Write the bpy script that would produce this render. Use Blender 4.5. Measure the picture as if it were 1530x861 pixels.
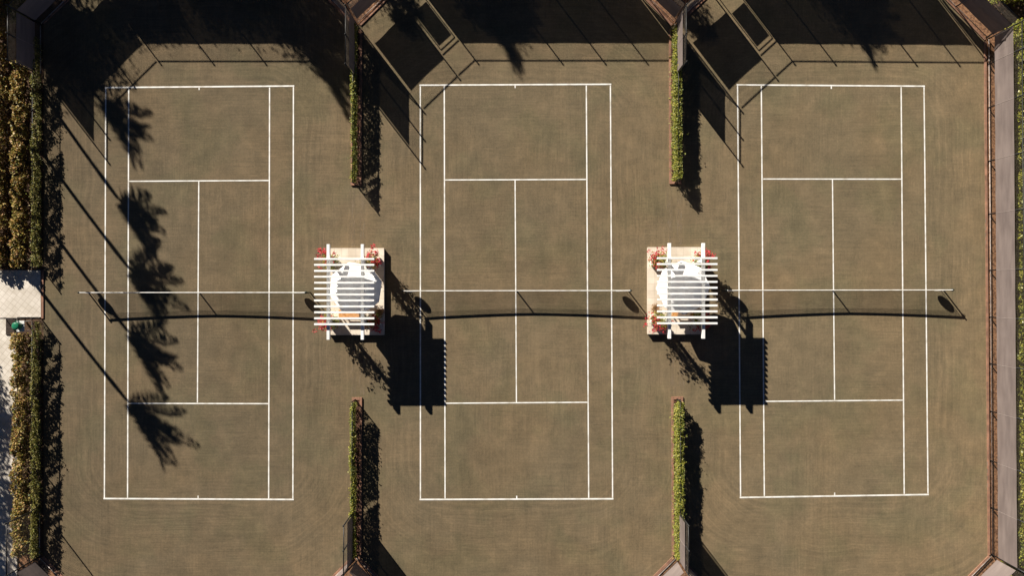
import bpy, math, random
import numpy as np
from mathutils import Vector, Matrix

# ------------------------------------------------------------------ scene, camera, sky, sun
S = bpy.context.scene
for o in list(bpy.data.objects):
    bpy.data.objects.remove(o)
COL = S.collection
K = 25.80            # photograph pixels per metre on the court surface
H = 47.0             # height of the drone
CX, CY = 765.0, 430.5

cam_data = bpy.data.cameras.new('camera')
cam_data.sensor_width = 36.0
cam_data.lens = 36.0 * H / (1530.0 / K)
cam_data.clip_end = 2000.0
cam_data.clip_start = 0.5
cam = bpy.data.objects.new('camera', cam_data)
cam.location = (0, 0, H)
COL.objects.link(cam)
S.camera = cam

SUN_EL = math.radians(26.7)
SUN_TO = Vector((-0.607 * math.cos(SUN_EL), 0.795 * math.cos(SUN_EL), math.sin(SUN_EL))).normalized()
SH = 1.0 / math.tan(SUN_EL)           # shadow length per metre of height
w = bpy.data.worlds.new('World'); S.world = w; w.use_nodes = True
nt = w.node_tree
sky = nt.nodes.new('ShaderNodeTexSky'); sky.sky_type = 'NISHITA'; sky.sun_disc = False
sky.sun_elevation = SUN_EL; sky.sun_rotation = math.atan2(SUN_TO.x, SUN_TO.y)
sky.air_density = 0.16; sky.dust_density = 0.02; sky.ozone_density = 1.5; sky.altitude = 0
bg = nt.nodes['Background']; bg.inputs['Strength'].default_value = 0.05
nt.links.new(sky.outputs['Color'], bg.inputs['Color'])
sl = bpy.data.lights.new('sun', 'SUN'); sl.energy = 5.0; sl.angle = math.radians(0.45); sl.color = (1.0, 0.93, 0.82)
so = bpy.data.objects.new('sun', sl); so.rotation_euler = SUN_TO.to_track_quat('Z', 'Y').to_euler(); so.location = (-30, 40, 30)
COL.objects.link(so)
vs = S.view_settings
vs.view_transform = 'Standard'; vs.look = 'None'; vs.gamma = 1.0; vs.use_curve_mapping = False
vs.exposure = 0.90
S.render.engine = 'CYCLES'
S.cycles.transparent_max_bounces = 16
S.cycles.max_bounces = 4

rng = np.random.default_rng(7)
random.seed(7)
R = random.uniform

# ------------------------------------------------------------------ helpers
def U(px, py, z=0.0):
    """a photograph pixel -> the point at height z under it"""
    q = (H - z) / H / K
    return Vector(((px - CX) * q, -(py - CY) * q, z))

class MB:
    def __init__(s): s.v = []; s.f = []
    def add(s, vs_, fs_):
        b = len(s.v); s.v += [tuple(p) for p in vs_]; s.f += [tuple(b + i for i in f) for f in fs_]; return s
    def box(s, c, size, rz=0.0, tilt=None):
        hx, hy, hz = [d / 2 for d in size]
        m = Matrix.Rotation(rz, 3, 'Z')
        if tilt is not None: m = m @ tilt
        P = [m @ Vector((x * hx, y * hy, z * hz)) + Vector(c) for z in (-1, 1) for x, y in ((-1, -1), (1, -1), (1, 1), (-1, 1))]
        return s.add(P, [(3, 2, 1, 0), (4, 5, 6, 7), (0, 1, 5, 4), (1, 2, 6, 5), (2, 3, 7, 6), (3, 0, 4, 7)])
    def bbox(s, c, size, b=0.008, rz=0.0):
        """a box with chamfered upright and top edges"""
        hx, hy, hz = [d / 2 for d in size]
        m = Matrix.Rotation(rz, 3, 'Z'); P = []
        def ring(ix, z):
            x, y = hx - ix, hy - ix
            return [(-x + b, -y), (x - b, -y), (x, -y + b), (x, y - b), (x - b, y), (-x + b, y), (-x, y - b), (-x, -y + b)], z
        for ix, z in ((0, -hz), (0, hz - b), (b, hz)):
            pts, zz = ring(ix, z)
            P += [m @ Vector((x, y, zz)) + Vector(c) for x, y in pts]
        F = []
        for r in (0, 1):
            for i in range(8):
                j = (i + 1) % 8
                F.append((r * 8 + i, r * 8 + j, r * 8 + 8 + j, r * 8 + 8 + i))
        F.append(tuple(range(16, 24))); F.append(tuple(reversed(range(0, 8))))
        return s.add(P, F)
    def tube(s, pts, r, n=8, cap=True):
        pts = [Vector(p) for p in pts]
        rs = r if isinstance(r, (list, tuple)) else [r] * len(pts)
        P = []
        up0 = None
        for i, p in enumerate(pts):
            d = (pts[min(i + 1, len(pts) - 1)] - pts[max(i - 1, 0)]).normalized()
            if up0 is None or abs(up0.dot(d)) > 0.98:
                up0 = Vector((0, 0, 1)) if abs(d.z) < 0.9 else Vector((1, 0, 0))
            a = d.cross(up0).normalized(); b = a.cross(d).normalized()
            P += [p + (a * math.cos(2 * math.pi * k / n) + b * math.sin(2 * math.pi * k / n)) * rs[i] for k in range(n)]
        F = []
        for i in range(len(pts) - 1):
            for k in range(n):
                j = (k + 1) % n
                F.append((i * n + k, i * n + j, (i + 1) * n + j, (i + 1) * n + k))
        if cap:
            F.append(tuple(reversed(range(n)))); F.append(tuple(range((len(pts) - 1) * n, len(pts) * n)))
        return s.add(P, F)
    def lathe(s, c, prof, n=20):
        """prof: list of (radius, z)"""
        c = Vector(c); P = []
        for r, z in prof:
            P += [c + Vector((r * math.cos(2 * math.pi * k / n), r * math.sin(2 * math.pi * k / n), z)) for k in range(n)]
        F = []
        for i in range(len(prof) - 1):
            for k in range(n):
                j = (k + 1) % n
                F.append((i * n + k, i * n + j, (i + 1) * n + j, (i + 1) * n + k))
        F.append(tuple(reversed(range(n)))); F.append(tuple(range((len(prof) - 1) * n, len(prof) * n)))
        return s.add(P, F)
    def poly(s, pts, z0, z1):
        n = len(pts)
        P = [(x, y, z0) for x, y in pts] + [(x, y, z1) for x, y in pts]
        F = [tuple(range(n, 2 * n)), tuple(reversed(range(n)))]
        for i in range(n):
            j = (i + 1) % n; F.append((i, j, n + j, n + i))
        return s.add(P, F)
    def build(s, name, mat, parent=None, smooth=False, org=None):
        me = bpy.data.meshes.new(name)
        v = s.v
        if parent is not None and org is None: org = parent.location
        if org is not None:
            v = [(p[0] - org[0], p[1] - org[1], p[2] - org[2]) for p in v]
        me.from_pydata(v, [], s.f); me.validate()
        if smooth:
            for p in me.polygons: p.use_smooth = True
        o = bpy.data.objects.new(name, me); COL.objects.link(o)
        me.materials.append(mat)
        if parent is not None: o.parent = parent
        elif org is not None: o.location = org
        return o

def quads(name, V, mat, parent=None):
    """V: (n,4,3) array -> one mesh of loose leaf-like quads"""
    V = np.asarray(V, dtype=np.float32)
    if parent is not None: V = V - np.array(parent.location, dtype=np.float32)
    n = len(V)
    me = bpy.data.meshes.new(name)
    me.vertices.add(n * 4); me.vertices.foreach_set('co', V.reshape(-1))
    me.loops.add(n * 4); me.loops.foreach_set('vertex_index', np.arange(n * 4, dtype=np.int32))
    me.polygons.add(n); me.polygons.foreach_set('loop_start', np.arange(0, n * 4, 4, dtype=np.int32))
    me.polygons.foreach_set('loop_total', np.full(n, 4, dtype=np.int32))
    me.update(); me.validate()
    me.materials.append(mat)
    o = bpy.data.objects.new(name, me); COL.objects.link(o)
    if parent is not None: o.parent = parent
    return o

def leaf_quads(P, size, up=0.35, wid=0.34, dirs=None):
    n = len(P)
    d = rng.normal(size=(n, 3)) * np.array([1, 1, 0.75]); d[:, 2] += up * 0.6
    if dirs is not None: d = d * 0.6 + dirs
    d /= np.linalg.norm(d, axis=1)[:, None]
    r = rng.normal(size=(n, 3)) * 0.55; r += np.array([-0.35, 0.45, 0.8])
    s = np.cross(d, r); s /= np.linalg.norm(s, axis=1)[:, None] + 1e-9
    L = (size * rng.uniform(0.65, 1.35, n))[:, None]
    nn = np.cross(s, d)
    return np.stack([P, P + d * L * .5 + s * L * wid + nn * L * .07, P + d * L, P + d * L * .5 - s * L * wid + nn * L * .07], axis=1)

def empty(name, loc, label=None, cat=None, group=None, rz=0.0, kind=None):
    o = bpy.data.objects.new(name, None); o.empty_display_size = 0.2
    o.location = loc; o.rotation_euler = (0, 0, rz); COL.objects.link(o)
    return tag(o, label, cat, group, kind)

def tag(o, label=None, cat=None, group=None, kind=None):
    if label: o['label'] = label
    if cat: o['category'] = cat
    if group: o['group'] = group
    if kind: o['kind'] = kind
    return o

def kids(o): return [c for c in bpy.data.objects if c.parent == o]
def copy_tree(o, loc, label):
    r = o.copy(); COL.objects.link(r); r.location = loc; r['label'] = label
    for ch in kids(o):
        c = ch.copy(); COL.objects.link(c); c.parent = r
        for g in kids(ch):
            d = g.copy(); COL.objects.link(d); d.parent = c
    return r

# ------------------------------------------------------------------ materials
def mat_new(name):
    m = bpy.data.materials.new(name); m.use_nodes = True
    return m, m.node_tree, m.node_tree.nodes['Principled BSDF']

def N(t, kind, **kw):
    n = t.nodes.new(kind)
    for k, v in kw.items():
        if k in n.inputs: n.inputs[k].default_value = v
        else: setattr(n, k, v)
    return n

def noise_mat(name, c0, c1, scale=6.0, rough=0.7, bump=0.0, bscale=40.0, detail=5.0, metal=0.0, lo=0.35, hi=0.65, spec=0.3):
    m, t, b = mat_new(name)
    tc = N(t, 'ShaderNodeTexCoord')
    no = N(t, 'ShaderNodeTexNoise', Scale=scale, Detail=detail)
    t.links.new(tc.outputs['Object'], no.inputs['Vector'])
    r = N(t, 'ShaderNodeValToRGB')
    r.color_ramp.elements[0].position = lo; r.color_ramp.elements[0].color = (*c0, 1)
    r.color_ramp.elements[1].position = hi; r.color_ramp.elements[1].color = (*c1, 1)
    t.links.new(no.outputs['Fac'], r.inputs['Fac']); t.links.new(r.outputs['Color'], b.inputs['Base Color'])
    b.inputs['Roughness'].default_value = rough; b.inputs['Metallic'].default_value = metal
    b.inputs['Specular IOR Level'].default_value = spec
    if bump:
        n2 = N(t, 'ShaderNodeTexNoise', Scale=bscale, Detail=4.0)
        t.links.new(tc.outputs['Object'], n2.inputs['Vector'])
        bp = N(t, 'ShaderNodeBump', Strength=bump, Distance=0.02)
        t.links.new(n2.outputs['Fac'], bp.inputs['Height']); t.links.new(bp.outputs['Normal'], b.inputs['Normal'])
    return m

def leaf_mat(name, cols, rough=0.5, trans=0.25):
    m, t, b = mat_new(name)
    g = N(t, 'ShaderNodeNewGeometry')
    r = N(t, 'ShaderNodeValToRGB'); cr = r.color_ramp
    n = len(cols)
    while len(cr.elements) < n: cr.elements.new(0.5)
    for i, c in enumerate(cols):
        cr.elements[i].position = i / (n - 1); cr.elements[i].color = (*c, 1)
    t.links.new(g.outputs['Random Per Island'], r.inputs['Fac'])
    t.links.new(r.outputs['Color'], b.inputs['Base Color'])
    b.inputs['Roughness'].default_value = rough
    b.inputs['Specular IOR Level'].default_value = 0.35
    if trans:
        tr = N(t, 'ShaderNodeBsdfTranslucent'); mx = N(t, 'ShaderNodeMixShader', Fac=trans)
        t.links.new(r.outputs['Color'], tr.inputs['Color'])
        t.links.new(b.outputs[0], mx.inputs[1]); t.links.new(tr.outputs[0], mx.inputs[2])
        t.links.new(mx.outputs[0], t.nodes['Material Output'].inputs['Surface'])
    return m

def court_mat():
    m, t, b = mat_new('clay_court')
    L = t.links.new
    tc = N(t, 'ShaderNodeTexCoord')
    def nz(scale, sx=1, sy=1, detail=4, rough=0.55, off=0, dist=0.0):
        mp = N(t, 'ShaderNodeMapping'); mp.inputs['Scale'].default_value = (sx, sy, 1); mp.inputs['Location'].default_value = (off, off * 1.7, 0)
        L(tc.outputs['Object'], mp.inputs['Vector'])
        n = N(t, 'ShaderNodeTexNoise', Scale=scale, Detail=detail, Roughness=rough, Distortion=dist); L(mp.outputs[0], n.inputs['Vector'])
        return n.outputs['Fac']
    def math_(op, a, b2, clamp=False):
        n = N(t, 'ShaderNodeMath', operation=op); n.use_clamp = clamp
        for i, x in enumerate((a, b2)):
            if isinstance(x, (int, float)): n.inputs[i].default_value = x
            else: L(x, n.inputs[i])
        return n.outputs[0]
    def rng_(x, a, b2, c=0.0, d=1.0):
        n = N(t, 'ShaderNodeMapRange'); n.inputs[1].default_value = a; n.inputs[2].default_value = b2; n.inputs[3].default_value = c; n.inputs[4].default_value = d
        L(x, n.inputs[0]); return n.outputs[0]
    big = nz(0.10, detail=3)                       # dry and damp areas
    mid = nz(1.0, detail=6, rough=0.62, off=13, dist=0.3)        # patches
    mid2 = nz(0.9, 1, 0.35, detail=4, off=31)      # bands of the drag brush, along the court
    hs = nz(1.3, 0.25, 7.0, detail=4, rough=0.65, off=5)     # sweeping lines across
    vs2 = nz(1.3, 7.0, 0.25, detail=4, rough=0.65, off=9)    # sweeping lines along
    fine = nz(9.0, detail=5, rough=0.8, off=3, dist=0.8)
    msk = rng_(nz(0.14, detail=1, off=77), 0.42, 0.58)
    mx = N(t, 'ShaderNodeMix'); mx.data_type = 'FLOAT'
    L(msk, mx.inputs[0]); L(hs, mx.inputs[2]); L(vs2, mx.inputs[3])
    hs2 = nz(3.2, 0.3, 5.0, detail=3, rough=0.6, off=205)
    vs3 = nz(3.2, 5.0, 0.3, detail=3, rough=0.6, off=209)
    msk3 = rng_(nz(0.3, detail=3, off=191), 0.4, 0.62, 0.25, 1.0)
    msk2 = rng_(nz(0.22, detail=2, off=177), 0.45, 0.6, 0.15, 1.0)
    val = math_('MULTIPLY', math_('SUBTRACT', mid, 0.5), 0.68)
    val = math_('ADD', val, math_('MULTIPLY', math_('MULTIPLY', math_('SUBTRACT', hs2, 0.5), msk3), 0.55))
    val = math_('ADD', val, math_('MULTIPLY', math_('MULTIPLY', math_('SUBTRACT', vs3, 0.5), msk2), 0.42))
    val = math_('ADD', val, math_('MULTIPLY', math_('SUBTRACT', big, 0.5), 0.38))
    val = math_('ADD', val, math_('MULTIPLY', math_('SUBTRACT', mid2, 0.5), 0.30))
    val = math_('ADD', val, math_('MULTIPLY', math_('SUBTRACT', mx.outputs[0], 0.5), 0.45))
    val = math_('ADD', val, math_('MULTIPLY', math_('SUBTRACT', fine, 0.5), 0.85))
    # the drag broom is pulled round each court: rounded rings outside the playing lines
    sp = N(t, 'ShaderNodeSeparateXYZ'); L(tc.outputs['Object'], sp.inputs[0])
    mx_ = math_('SUBTRACT', math_('ABSOLUTE', math_('SUBTRACT', math_('FLOORED_MODULO', math_('ADD', sp.outputs[0], 18.14 + 9.175), 18.35), 9.175), 0.0), 3.6)
    ax_ = math_('MAXIMUM', mx_, 0.0)
    ay_ = math_('MAXIMUM', math_('SUBTRACT', math_('ABSOLUTE', math_('ADD', sp.outputs[1], 0.27), 0.0), 9.6), 0.0)
    dd = math_('SQRT', math_('ADD', math_('MULTIPLY', ax_, ax_), math_('MULTIPLY', ay_, ay_)), 0.0)
    wob = math_('ADD', dd, math_('MULTIPLY', nz(0.35, detail=3, off=301), 0.9))
    n1 = N(t, 'ShaderNodeTexNoise', Scale=4.5, Detail=4.0, Roughness=0.7); n1.noise_dimensions = '1D'; L(wob, n1.inputs['W'])
    ringm = math_('MULTIPLY', rng_(dd, 1.6, 2.8), rng_(nz(0.25, detail=3, off=331), 0.38, 0.6, 0.2, 1.0))
    val = math_('ADD', val, math_('MULTIPLY', math_('MULTIPLY', math_('SUBTRACT', n1.outputs['Fac'], 0.5), ringm), 0.55))
    val = math_('ADD', val, 0.5)
    ramp = N(t, 'ShaderNodeValToRGB'); cr = ramp.color_ramp
    cr.elements[0].position = 0.15; cr.elements[0].color = (0.098, 0.077, 0.049, 1)
    cr.elements[1].position = 0.85; cr.elements[1].color = (0.232, 0.168, 0.101, 1)
    e = cr.elements.new(0.5); e.color = (0.155, 0.117, 0.072, 1)
    L(val, ramp.inputs['Fac'])
    # greener, damper patches
    gr = N(t, 'ShaderNodeMix'); gr.data_type = 'RGBA'; gr.blend_type = 'MULTIPLY'
    gr.inputs[7].default_value = (0.91, 0.965, 0.94, 1)
    L(rng_(nz(0.32, detail=3, off=51), 0.48, 0.62), gr.inputs[0]); L(ramp.outputs['Color'], gr.inputs[6])
    wm = N(t, 'ShaderNodeMix'); wm.data_type = 'RGBA'; wm.blend_type = 'MULTIPLY'; wm.inputs[7].default_value = (1.065, 1.02, 0.975, 1)
    L(math_('MAXIMUM', rng_(nz(0.16, detail=4, off=61), 0.42, 0.62), math_('MULTIPLY', rng_(dd, 2.0, 5.0), rng_(nz(0.3, detail=4, off=67), 0.35, 0.55))), wm.inputs[0]); L(gr.outputs[2], wm.inputs[6])
    # scattered pale scuffs
    sc = N(t, 'ShaderNodeMix'); sc.data_type = 'RGBA'
    sc.inputs[7].default_value = (0.31, 0.25, 0.17, 1)
    scm = math_('MULTIPLY', rng_(nz(5.0, 1, 2.2, detail=4, off=91, rough=0.7), 0.67, 0.78), rng_(nz(0.5, detail=1, off=121), 0.5, 0.65))
    L(math_('MULTIPLY', scm, 0.6), sc.inputs[0]); L(wm.outputs[2], sc.inputs[6])
    # left-to-right ramp: light rising to the right painted in, plus the courts' own tone
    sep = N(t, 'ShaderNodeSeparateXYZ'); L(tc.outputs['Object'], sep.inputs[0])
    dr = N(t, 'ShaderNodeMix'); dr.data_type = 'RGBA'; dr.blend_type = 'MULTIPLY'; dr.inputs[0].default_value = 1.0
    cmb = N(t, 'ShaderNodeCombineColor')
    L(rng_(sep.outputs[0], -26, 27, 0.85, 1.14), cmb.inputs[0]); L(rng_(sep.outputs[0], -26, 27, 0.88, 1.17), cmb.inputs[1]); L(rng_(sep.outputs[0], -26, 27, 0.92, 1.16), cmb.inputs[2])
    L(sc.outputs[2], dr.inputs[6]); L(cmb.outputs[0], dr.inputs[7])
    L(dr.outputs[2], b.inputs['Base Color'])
    b.inputs['Roughness'].default_value = 0.95; b.inputs['Specular IOR Level'].default_value = 0.1
    bp = N(t, 'ShaderNodeBump', Strength=0.25, Distance=0.01)
    L(math_('ADD', fine, mx.outputs[0]), bp.inputs['Height']); L(bp.outputs['Normal'], b.inputs['Normal'])
    return m

def paver_mat(name, c0, c1, joint, size, ang=45.0, gap=0.035):
    m, t, b = mat_new(name)
    L = t.links.new
    tc = N(t, 'ShaderNodeTexCoord')
    mp = N(t, 'ShaderNodeMapping'); mp.inputs['Rotation'].default_value = (0, 0, math.radians(ang))
    L(tc.outputs['Object'], mp.inputs['Vector'])
    br = N(t, 'ShaderNodeTexBrick'); br.offset = 0.0
    br.inputs['Color1'].default_value = (*c0, 1); br.inputs['Color2'].default_value = (*c1, 1); br.inputs['Mortar'].default_value = (*joint, 1)
    br.inputs['Scale'].default_value = 1.0; br.inputs['Mortar Size'].default_value = gap * size; br.inputs['Brick Width'].default_value = size; br.inputs['Row Height'].default_value = size
    L(mp.outputs[0], br.inputs['Vector'])
    no = N(t, 'ShaderNodeTexNoise', Scale=1.3, Detail=6.0); L(tc.outputs['Object'], no.inputs['Vector'])
    mx = N(t, 'ShaderNodeMix'); mx.data_type = 'RGBA'; mx.blend_type = 'MULTIPLY'; mx.inputs[0].default_value = 0.5
    L(br.outputs['Color'], mx.inputs[6]); L(no.outputs['Color'], mx.inputs[7])
    r2 = N(t, 'ShaderNodeValToRGB'); r2.color_ramp.elements[0].position = 0.3; r2.color_ramp.elements[0].color = (.72, .7, .66, 1); r2.color_ramp.elements[1].position = 0.7; r2.color_ramp.elements[1].color = (1, 1, 1, 1)
    L(no.outputs['Fac'], r2.inputs['Fac']); L(r2.outputs['Color'], mx.inputs[7])
    mx.inputs[0].default_value = 1.0
    L(mx.outputs[2], b.inputs['Base Color']); b.inputs['Roughness'].default_value = 0.85
    bp = N(t, 'ShaderNodeBump', Strength=0.4, Distance=0.01); bp.invert = True
    L(br.outputs['Fac'], bp.inputs['Height']); L(bp.outputs['Normal'], b.inputs['Normal'])
    return m

def brick_mat(name, ax=0.21):
    m, t, b = mat_new(name)
    L = t.links.new
    tc = N(t, 'ShaderNodeTexCoord')
    br = N(t, 'ShaderNodeTexBrick')
    br.inputs['Color1'].default_value = (0.34, 0.17, 0.105, 1); br.inputs['Color2'].default_value = (0.28, 0.14, 0.09, 1); br.inputs['Mortar'].default_value = (0.22, 0.15, 0.11, 1)
    br.inputs['Scale'].default_value = 1.0; br.inputs['Mortar Size'].default_value = 0.006; br.inputs['Brick Width'].default_value = ax; br.inputs['Row Height'].default_value = ax
    L(tc.outputs['Object'], br.inputs['Vector'])
    no = N(t, 'ShaderNodeTexNoise', Scale=2.5, Detail=6.0); L(tc.outputs['Object'], no.inputs['Vector'])
    r2 = N(t, 'ShaderNodeValToRGB'); r2.color_ramp.elements[0].position = 0.3; r2.color_ramp.elements[0].color = (.6, .62, .62, 1); r2.color_ramp.elements[1].position = 0.68; r2.color_ramp.elements[1].color = (1.15, 1.15, 1.15, 1)
    L(no.outputs['Fac'], r2.inputs['Fac'])
    mx = N(t, 'ShaderNodeMix'); mx.data_type = 'RGBA'; mx.blend_type = 'MULTIPLY'; mx.inputs[0].default_value = 1.0
    L(br.outputs['Color'], mx.inputs[6]); L(r2.outputs['Color'], mx.inputs[7])
    L(mx.outputs[2], b.inputs['Base Color']); b.inputs['Roughness'].default_value = 0.9
    return m

def screen_mat():
    m, t, b = mat_new('windscreen_mesh')
    L = t.links.new
    tc = N(t, 'ShaderNodeTexCoord')
    mp = N(t, 'ShaderNodeMapping'); mp.inputs['Scale'].default_value = (0.35, 0.35, 1.6); L(tc.outputs['Object'], mp.inputs['Vector'])
    no = N(t, 'ShaderNodeTexNoise', Scale=1.6, Detail=5.0); L(mp.outputs[0], no.inputs['Vector'])
    r = N(t, 'ShaderNodeValToRGB')
    r.color_ramp.elements[0].position = 0.3; r.color_ramp.elements[0].color = (0.145, 0.115, 0.107, 1)
    r.color_ramp.elements[1].position = 0.7; r.color_ramp.elements[1].color = (0.22, 0.178, 0.163, 1)
    L(no.outputs['Fac'], r.inputs['Fac']); L(r.outputs['Color'], b.inputs['Base Color'])
    b.inputs['Roughness'].default_value = 0.7
    tr = N(t, 'ShaderNodeBsdfTransparent'); mx = N(t, 'ShaderNodeMixShader', Fac=0.03)
    L(b.outputs[0], mx.inputs[1]); L(tr.outputs[0], mx.inputs[2]); L(mx.outputs[0], t.nodes['Material Output'].inputs['Surface'])
    return m

M = {}
M['court'] = court_mat()
M['tape'] = noise_mat('line_tape', (0.58, 0.55, 0.49), (0.84, 0.83, 0.80), 2.2, 0.6, detail=8.0, lo=0.3, hi=0.55)
M['soil'] = noise_mat('garden_soil', (0.05, 0.032, 0.02), (0.13, 0.075, 0.045), 3.0, 0.95, 0.6, 25.0)
M['mulch'] = noise_mat('bark_mulch', (0.035, 0.018, 0.012), (0.20, 0.095, 0.06), 16.0, 0.9, 0.9, 40.0, lo=0.38, hi=0.64)
M['mulch_pale'] = noise_mat('dry_mulch', (0.09, 0.04, 0.02), (0.32, 0.165, 0.085), 9.0, 0.9, 0.8, 40.0)
M['walk'] = paver_mat('cream_pavers', (0.76, 0.70, 0.63), (0.69, 0.63, 0.56), (0.52, 0.46, 0.39), 0.29, 38.0)
M['plat'] = paver_mat('travertine', (0.80, 0.71, 0.60), (0.73, 0.64, 0.53), (0.55, 0.47, 0.38), 0.41, 0.0, 0.02)
M['brick'] = brick_mat('terracotta_brick')
M['white'] = noise_mat('white_paint', (0.76, 0.75, 0.73), (0.88, 0.88, 0.87), 3.0, 0.45)
M['canvas'] = noise_mat('white_canvas', (0.86, 0.85, 0.85), (0.90, 0.90, 0.90), 4.0, 0.8, 0.15, 90.0)
M['wood'] = noise_mat('honey_teak', (0.46, 0.19, 0.05), (0.62, 0.30, 0.08), 9.0, 0.5, 0.1)
M['green_metal'] = noise_mat('dark_green_coat', (0.012, 0.020, 0.016), (0.022, 0.032, 0.027), 4.0, 0.4)
M['black_metal'] = noise_mat('black_vinyl_coat', (0.012, 0.012, 0.012), (0.025, 0.024, 0.023), 5.0, 0.45)
M['pipe'] = noise_mat('worn_galvanised_pipe', (0.22, 0.18, 0.16), (0.42, 0.37, 0.34), 6.0, 0.45, metal=0.3)
M['link'] = noise_mat('brown_chain_link', (0.10, 0.08, 0.06), (0.17, 0.14, 0.11), 4.0, 0.6)
M['post_trace'] = noise_mat('post_trace_tone', (0.27, 0.22, 0.20), (0.33, 0.28, 0.26), 5.0, 0.7)
M['netcord'] = noise_mat('black_net_cord', (0.012, 0.012, 0.012), (0.02, 0.02, 0.02), 3.0, 0.8)
M['screen'] = screen_mat()
M['soilpot'] = noise_mat('potting_soil', (0.03, 0.017, 0.01), (0.12, 0.05, 0.03), 20.0, 0.95, 0.6, 50.0)
M['clay'] = noise_mat('clay_pot', (0.36, 0.17, 0.09), (0.45, 0.24, 0.14), 6.0, 0.85)
M['sign'] = noise_mat('navy_sign', (0.02, 0.03, 0.06), (0.03, 0.04, 0.075), 3.0, 0.4)
M['greenplastic'] = noise_mat('green_plastic', (0.01, 0.13, 0.07), (0.02, 0.19, 0.10), 5.0, 0.35)
M['darkbrown'] = noise_mat('brown_mat', (0.05, 0.035, 0.028), (0.08, 0.06, 0.05), 14.0, 0.9)
M['bark'] = noise_mat('palm_bark', (0.12, 0.09, 0.065), (0.24, 0.19, 0.14), 8.0, 0.9, 0.6, 20.0)
M['stem'] = noise_mat('woody_stem', (0.05, 0.03, 0.018), (0.12, 0.08, 0.045), 15.0, 0.9)
M['vine'] = leaf_mat('vine_leaf', [(0.06, 0.10, 0.015), (0.18, 0.20, 0.03), (0.33, 0.33, 0.04), (0.09, 0.13, 0.02), (0.44, 0.38, 0.06), (0.18, 0.21, 0.05), (0.38, 0.31, 0.11)])
M['vinedark'] = leaf_mat('shrub_vine_leaf', [(0.06, 0.08, 0.014), (0.15, 0.16, 0.03), (0.30, 0.26, 0.05), (0.10, 0.12, 0.02), (0.40, 0.31, 0.11), (0.18, 0.18, 0.04)])
M['croton'] = leaf_mat('hedge_leaf', [(0.05, 0.08, 0.013), (0.24, 0.19, 0.03), (0.50, 0.32, 0.08), (0.10, 0.13, 0.018), (0.56, 0.29, 0.13), (0.20, 0.22, 0.03), (0.60, 0.42, 0.17), (0.05, 0.06, 0.02), (0.30, 0.14, 0.06)])
M['rhedge'] = leaf_mat('glossy_hedge_leaf', [(0.06, 0.09, 0.01), (0.22, 0.25, 0.03), (0.45, 0.43, 0.05), (0.10, 0.14, 0.02), (0.52, 0.45, 0.09), (0.07, 0.11, 0.02)], 0.35)
M['palm'] = leaf_mat('palm_leaf', [(0.04, 0.07, 0.015), (0.07, 0.10, 0.02), (0.10, 0.11, 0.03), (0.05, 0.08, 0.02)], 0.5, 0.1)
M['tree'] = leaf_mat('tree_leaf', [(0.035, 0.06, 0.012), (0.06, 0.09, 0.02), (0.09, 0.12, 0.02), (0.045, 0.07, 0.015)])
M['bract'] = leaf_mat('red_bract', [(0.45, 0.02, 0.03), (0.58, 0.04, 0.06), (0.36, 0.02, 0.03), (0.62, 0.08, 0.10), (0.5, 0.06, 0.03)], 0.6)
M['twig'] = leaf_mat('dry_fern', [(0.30, 0.16, 0.07), (0.38, 0.22, 0.10), (0.22, 0.16, 0.05), (0.42, 0.24, 0.12)])

# ------------------------------------------------------------------ the setting
gm = MB(); gm.add([(-600, -600, -0.05), (600, -600, -0.05), (600, 600, -0.05), (-600, 600, -0.05)], [(0, 1, 2, 3)])
tag(gm.build('ground', M['soil']), kind='structure', label='dark garden soil around the courts')

# fence corners on the ground (photograph pixels)
YT, YB = -37, 911
FL = [(62, 36), (61, 832)]                  # left line, chamfer corners
D1 = [(533, 36), (530, 832)]
D2 = [(1008, 35), (1011, 832)]
FR = [(1476, 58), (1481.5, 829)]
CH = 76
outline = [(65, 34), (140, YT), (455, YT), (530, 38), (536, 38), (612, YT), (930, YT), (1004, 38), (1012, 38), (1088, YT), (1378, YT), (1472, 58),
           (1478, 830), (1400, YB), (1090, YB), (1014, 832), (1007, 832), (930, YB), (610, YB), (534, 832), (527, 832), (450, YB), (140, YB), (65, 832)]
cs = MB(); pts = [U(*p)[:2] for p in outline]
cs.add([(x, y, 0.0) for x, y in pts], [tuple(reversed(range(len(pts))))])
tag(cs.build('court_surface', M['court']), kind='structure', label='brushed green-brown clay surface of the three courts')

def strip(mb, a, b, wd, z0, z1, ext=0.0):
    A, B = U(*a), U(*b); d = (B - A).normalized(); n = Vector((-d.y, d.x, 0)) * wd / 2
    A = A - d * ext; B = B + d * ext
    mb.poly([(A + n)[:2], (A - n)[:2], (B - n)[:2], (B + n)[:2]], z0, z1)

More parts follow.
